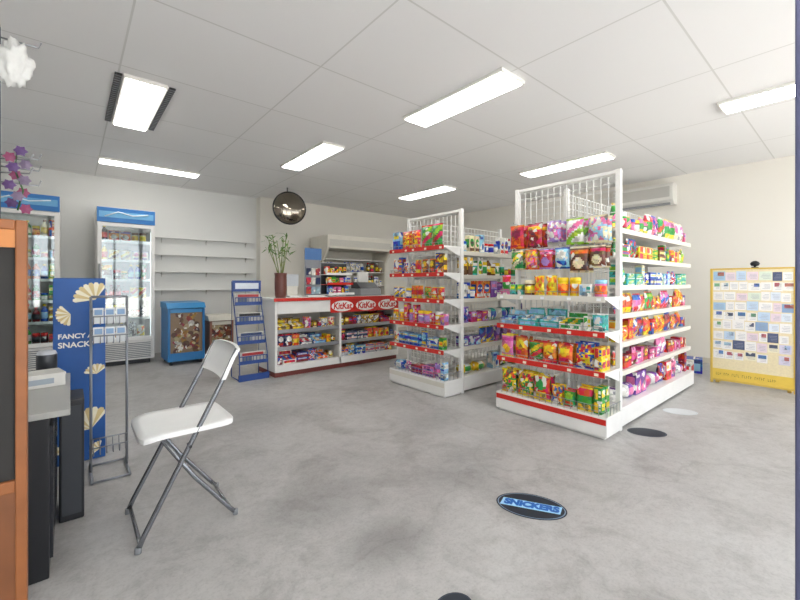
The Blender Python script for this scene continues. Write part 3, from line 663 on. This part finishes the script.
while z>.27:
    y=.312
    while y>-.255:
        w=rr.uniform(.06,.105); h=rr.uniform(.078,.1)
        if z<.36 and rr.random()<.35: y-=w; continue
        c=rr.choice(cols); b=MB().box(-.0012,0,-w/2,w/2,0,h)
        for q in range(4): b.box(-.0018,-.0012,-w*.38,w*(.1+.28*rr.random()),h*(.2+.16*q),h*(.2+.16*q)+.003,1)
        if rr.random()<.4: b.box(-.0018,-.0012,-w*.4,w*.4*rr.random(),h*.5,h*.92,2)
        o=b.obj('pinned_note',[C(c),C('#9aa2ae'),PM(rr.choice(['#5f8cc0','#c07070','#7ab088','#56627a','#a8c4dc']))])
        place(o,(5.47-.0125,.75+y-w/2,z+rr.uniform(-.004,.008)))
        o['label']='small printed paper pinned to the cork board'; o['category']='paper'; o['group']='papers on the notice board'
        y-=w+rr.uniform(.001,.007)
    z-=.106
o=MB().lathe([(.03,0,0),(.03,.006,0),(.01,.01,0),(.01,.015,0),(.03,.02,0),(.04,.04,0),(.03,.06,0),(.01,.07,0)],n=14).obj('ornament',BLACK); place(o,(5.47,.72,1.261)); o['label']='small round black ornament on top of board'; o['category']='ornament'
for i,(x,y,k) in enumerate([(5.40,1.42,'lwb'),(5.66,1.38,'wrb'),(5.92,1.34,'blw')]):
    b=MB().box(-.11,.11,-.08,.08,0,.17).box(-.09,.09,-.081,-.08,.03,.12,1).box(-.111,-.11,-.06,.06,.03,.12,1).box(-.11,.11,-.01,.01,.17,.171,2)
    o=b.obj('floor_carton',[PM(CN[k[0]][0]),C(CN[k[1]][0]),C(CN[k[2]][0])]); place(o,(x,y,0),.1*i); o['label']='small printed carton on the floor by the gondola'; o['category']='box'; o['group']='cartons on the floor'
# ---------------- snack cardboard stand
e=thing('snack_display_box','tall blue cardboard display printed with chips and white lettering','display stand',(-.08,3.1,0))
CB=mat('cardboard_blue','#1f57a0',.45,var=.45,scale=3)
MB().box(0,.25,0,.25,0,1.13).obj('carton_body',CB,e,.004)
for cx,cz,r,rot in ((.175,1.04,.085,.5),(.05,.90,.055,1.9),(.20,.56,.05,.2),(.155,.25,.105,.4),(.055,.42,.05,2),(.06,.10,.055,.3),(.2,.07,.04,1.)):
    b=MB(); y=-.0015; nf=9; cr,sr=math.cos(rot),math.sin(rot); A0,A1=math.radians(20),math.radians(160)
    F=lambda a,c,yy:(min(.247,max(.003,cx+a*cr-c*sr)),yy,min(1.12,max(.01,cz+a*sr+c*cr)))
    for k in range(nf):
        a0=A0+(A1-A0)*k/nf; a1=A0+(A1-A0)*(k+1)/nf; am=(a0+a1)/2; R1=r*1.15; R2=r*1.28; oz=-r*.6
        p=lambda a,q:(q*math.cos(a),oz+q*math.sin(a))
        b.poly([F(0,oz,y),F(*p(a0,R1),y),F(*p(am-.06,R2),y),F(*p(am+.06,R2),y),F(*p(a1,R1),y)],k%2)
    b.obj('chip_print',[C('#f6edd2'),C('#dcc58c')],e)
text('FANCY A',.040,C('#f4f4f0'),'lettering',e,(.105,-.0015,.775),(math.pi/2,0,0),bold=.0012)
text('SNACK?',.046,C('#f4f4f0'),'lettering',e,(.105,-.0015,.722),(math.pi/2,0,0),bold=.0012)
e=thing('literature_rack','silver wire floor rack holding white cards beside blue display','wire rack',(.09,2.76,0))
fr=MB(); GS=mat('grey_steel','#8f9298',.35,.4)
for x in (0,.17):
    fr.tube([(x,-.06,.008),(x,.22,.008)],.008,0,8); fr.tube([(x,.1,.008),(x,.1,1.02)],.007,0,8)
fr.tube([(0,.1,1.02),(.17,.1,1.02)],.007,0,8); fr.tube([(0,-.06,.01),(.17,-.06,.01)],.006,0,8); fr.tube([(0,.2,.01),(.17,.2,.01)],.006,0,8)
fr.obj('frame',GS,e)
for k,z in enumerate((.12,.75,.86)):
    t=MB()
    for i in range(6):
        x=.01+i*.03; t.tube([(x,.09,z+.08),(x,.07,z),(x,.03,z+.005),(x,.02,z+.05)],.0025,0,5)
    t.tube([(.0,.02,z+.05),(.17,.02,z+.05)],.004,0,6); t.tube([(.0,.09,z+.08),(.17,.09,z+.08)],.004,0,6); t.obj('wire_tray',GS,e)
for k,z in enumerate((.755,.865)):
    for q in range(3):
        o=MB().box(-.024,.024,-.0025,.0025,0,.09).box(-.018,.018,-.0035,-.0025,.05,.08,1).obj('leaflet',[C('#d6d8da'),C('#7d9cc0')])
        o.location=(.09+.032+q*.053,2.76+.052,z+.002); o.rotation_euler=(-.12,0,0); o['label']='white printed leaflet in the silver wire rack'; o['category']='leaflet'; o['group']='leaflets in the rack'
# ---------------- service desk etc.
e=thing('service_desk','black cabinet desk with a pale worktop','desk',(-.9,1.95,0))
MB().box(0,.84,0,.7,.0,.60).obj('cabinet_body',BLACK,e,.004)
MB().box(.84,.85,.03,.33,.06,.56).box(.84,.85,.36,.67,.06,.56).obj('door_panel',mat('black_gloss','#22242a',.25),e)
MB().box(-.02,.90,-.02,.76,.60,.625).obj('worktop',mat('pale_worktop','#a9a8a3',.35),e,.004)
o=MB().box(-.09,.09,-.07,.07,0,.05).box(-.092,.092,-.072,.072,.05,.06,0).box(-.05,.05,-.071,-.07,.015,.04,1).obj('white_carton',[C('#d4d2cc'),C('#9aa4ae')],bevel=.003); place(o,(-.12,2.45,.626),.2); o['label']='white lidded box on the pale worktop'; o['category']='box'
o=MB().lathe([(.035,0,0),(.04,.002,0),(.04,.12,1),(.034,.135,2),(.02,.14,2)],n=16).obj('drink_tin',[C('#4a4c50'),C('#2f3238'),C('#b9bcc2')]); place(o,(-.09,2.62,.626)); o['label']='dark cylindrical tin on the pale worktop'; o['category']='tin'
e=thing('black_speaker_box','black box with grille on floor beside the desk','speaker',(.0,2.36,0))
MB().box(-.04,.05,0,.22,.0,.56).obj('speaker_body',BLACK,e,.006)
MB().box(-.03,.04,-.003,0,.03,.53).obj('speaker_grille',DARK,e)
# chalkboard
e=thing('wooden_chalkboard','orange wood framed chalkboard stand close to entrance','chalkboard',(-.5,1.38,0))
MB().box(0,.022,0,.04,0,1.26).box(.393,.415,0,.04,0,1.26).box(.022,.393,0,.04,1.235,1.26).box(.022,.393,0,.04,.57,.60).obj('frame',WOOD,e,.003)
MB().box(.022,.393,.012,.03,.60,1.235).obj('slate',mat('slate','#2c2a29',.7),e)
MB().box(.022,.393,.004,.03,.02,.57).obj('lower_panel',mat('brown_wood','#7d4b2a',.5,var=.3,scale=12),e)
MB().box(.022,.393,.004,.012,1.19,1.235).obj('sign_strip',C('#c9803f'),e)
# hook rack
e=thing('hook_rack','tall dark stand with silver hook arms','display stand',(-.3,2.85,0))
MB().box(-.025,.025,-.025,.025,.02,2.42).obj('post',BLACK,e,.003)
MB().box(-.15,.15,-.15,.05,0,.02).obj('base',BLACK,e,.003)
for i,z in enumerate((1.62,1.70,1.76,2.36)):
    MB().tube([(.02,0,z),(.17,0,z),(.18,0,z+.03)],.004,0,6).obj('hook_arm',SILVER,e)
for i,z in enumerate((1.66,1.73)):
    MB().tube([(0,-.025,z),(.14,-.10,z),(.155,-.11,z+.03)],.004,0,6).obj('hook_arm',SILVER,e)
e=thing('flower_garland','pink and purple artificial flower garland hanging from hooks','artificial flowers',(-.2,2.70,1.46))
MB().tube([(0,0,.0),(.02,0,.1),(-.01,0,.2),(.0,.0,.3)],.004,0,6).obj('stem',mat('garland_green','#3f6b3a',.6),e)
for k in range(11):
    z=.01+k*.028; a=k*2.4; cx,cy=.03*math.cos(a),.03*math.sin(a); f=MB()
    for q in range(6):
        t=q*math.pi/3; d=Vector((math.cos(t),.35,math.sin(t))).normalized()*.03; s=Vector((-math.sin(t),0,math.cos(t)))*.012; o_=Vector((cx,cy-.01,z))
        f.poly([o_,o_+d*.5-s,o_+d,o_+d*.5+s])
    f.obj('flower',C(['#9a4a70','#5f4078','#80708a'][k%3]),e)
bm=bmesh.new(); bmesh.ops.create_icosphere(bm,subdivisions=4,radius=1)
for v in bm.verts:
    n_=noise.noise(v.co*2.2)*.35+noise.noise(v.co*5)*.2+noise.noise(v.co*11)*.08; v.co=Vector((v.co.x*.065,v.co.y*.05,v.co.z*.115))*(1+n_)
me=bpy.data.meshes.new('plastic_bag'); bm.to_mesh(me); bm.free(); me.materials.append(C('#f0f0ee',.5))
for p in me.polygons:p.use_smooth=True
o=bpy.data.objects.new('plastic_bag',me); COL.objects.link(o); o.location=(-.215,2.75,2.2); o['label']='crumpled white plastic bag hanging from a hook'; o['category']='bag'
# ---------------- floor stickers
def sticker(x,y,rx,ry,rz,c1,c2,lab,txt=None,nm='floor_sticker'):
    e=thing(nm,lab,'floor sticker',(x,y,.0005),rz)
    P=lambda a,b,z:[(a*math.cos(2*math.pi*k/48),b*math.sin(2*math.pi*k/48),z) for k in range(48)]
    MB().poly(P(rx,ry,.001)).poly(P(rx*.96,ry*.94,.0014),1).poly(P(rx*.93,ry*.9,.0018)).obj('vinyl_disc',[c1,c2],e)
    if txt:
        MB().poly([(-rx*.88,-.034,.0022),(rx*.80,-.034,.0022),(rx*.88,.034,.0022),(-rx*.80,.034,.0022)]).obj('logo_band',C('#9fd0f0',.5),e)
        text(txt,.064,C('#1763b4'),'lettering',e,(0,0,.003),(0,0,0),extr=.0004,shear=.12,bold=.004,sx=.9)
NAVY=C('#1d2633',.5)
sticker(1.735,1.053,.166,.112,math.radians(-60),NAVY,C('#7f98b0'),'dark oval floor sticker with blue and white lettering','SNICKERS')
sticker(3.24,1.02,.13,.09,math.radians(-50),NAVY,C('#3c4a5c'),'plain dark oval floor sticker beside the gondola')
sticker(3.98,1.0,.13,.09,math.radians(-50),C('#d4d8da'),C('#b8c4cc'),'pale worn oval floor sticker beside the gondola')
sticker(.99,.89,.075,.06,0,NAVY,C('#3c4a5c'),'small dark round floor sticker')
# ---------------- world, sun, camera
w=bpy.data.worlds.new('World'); S.world=w; w.use_nodes=True
bg=w.node_tree.nodes['Background']; bg.inputs[0].default_value=(.90,.95,1,1); bg.inputs[1].default_value=3.6
sl=bpy.data.lights.new('sun','SUN'); sl.energy=19; sl.angle=.02; so=bpy.data.objects.new('sun',sl); COL.objects.link(so)
so.location=(3,6,12); so.rotation_euler=(math.radians(-18),0,0)
cam=bpy.data.cameras.new('camera'); co=bpy.data.objects.new('camera',cam); COL.objects.link(co)
cam.lens=17.55; cam.sensor_width=36; cam.shift_y=-.02125; cam.clip_start=.05
co.location=(0,0,1.1); co.rotation_euler=(math.radians(90),0,math.radians(-40.2)); S.camera=co
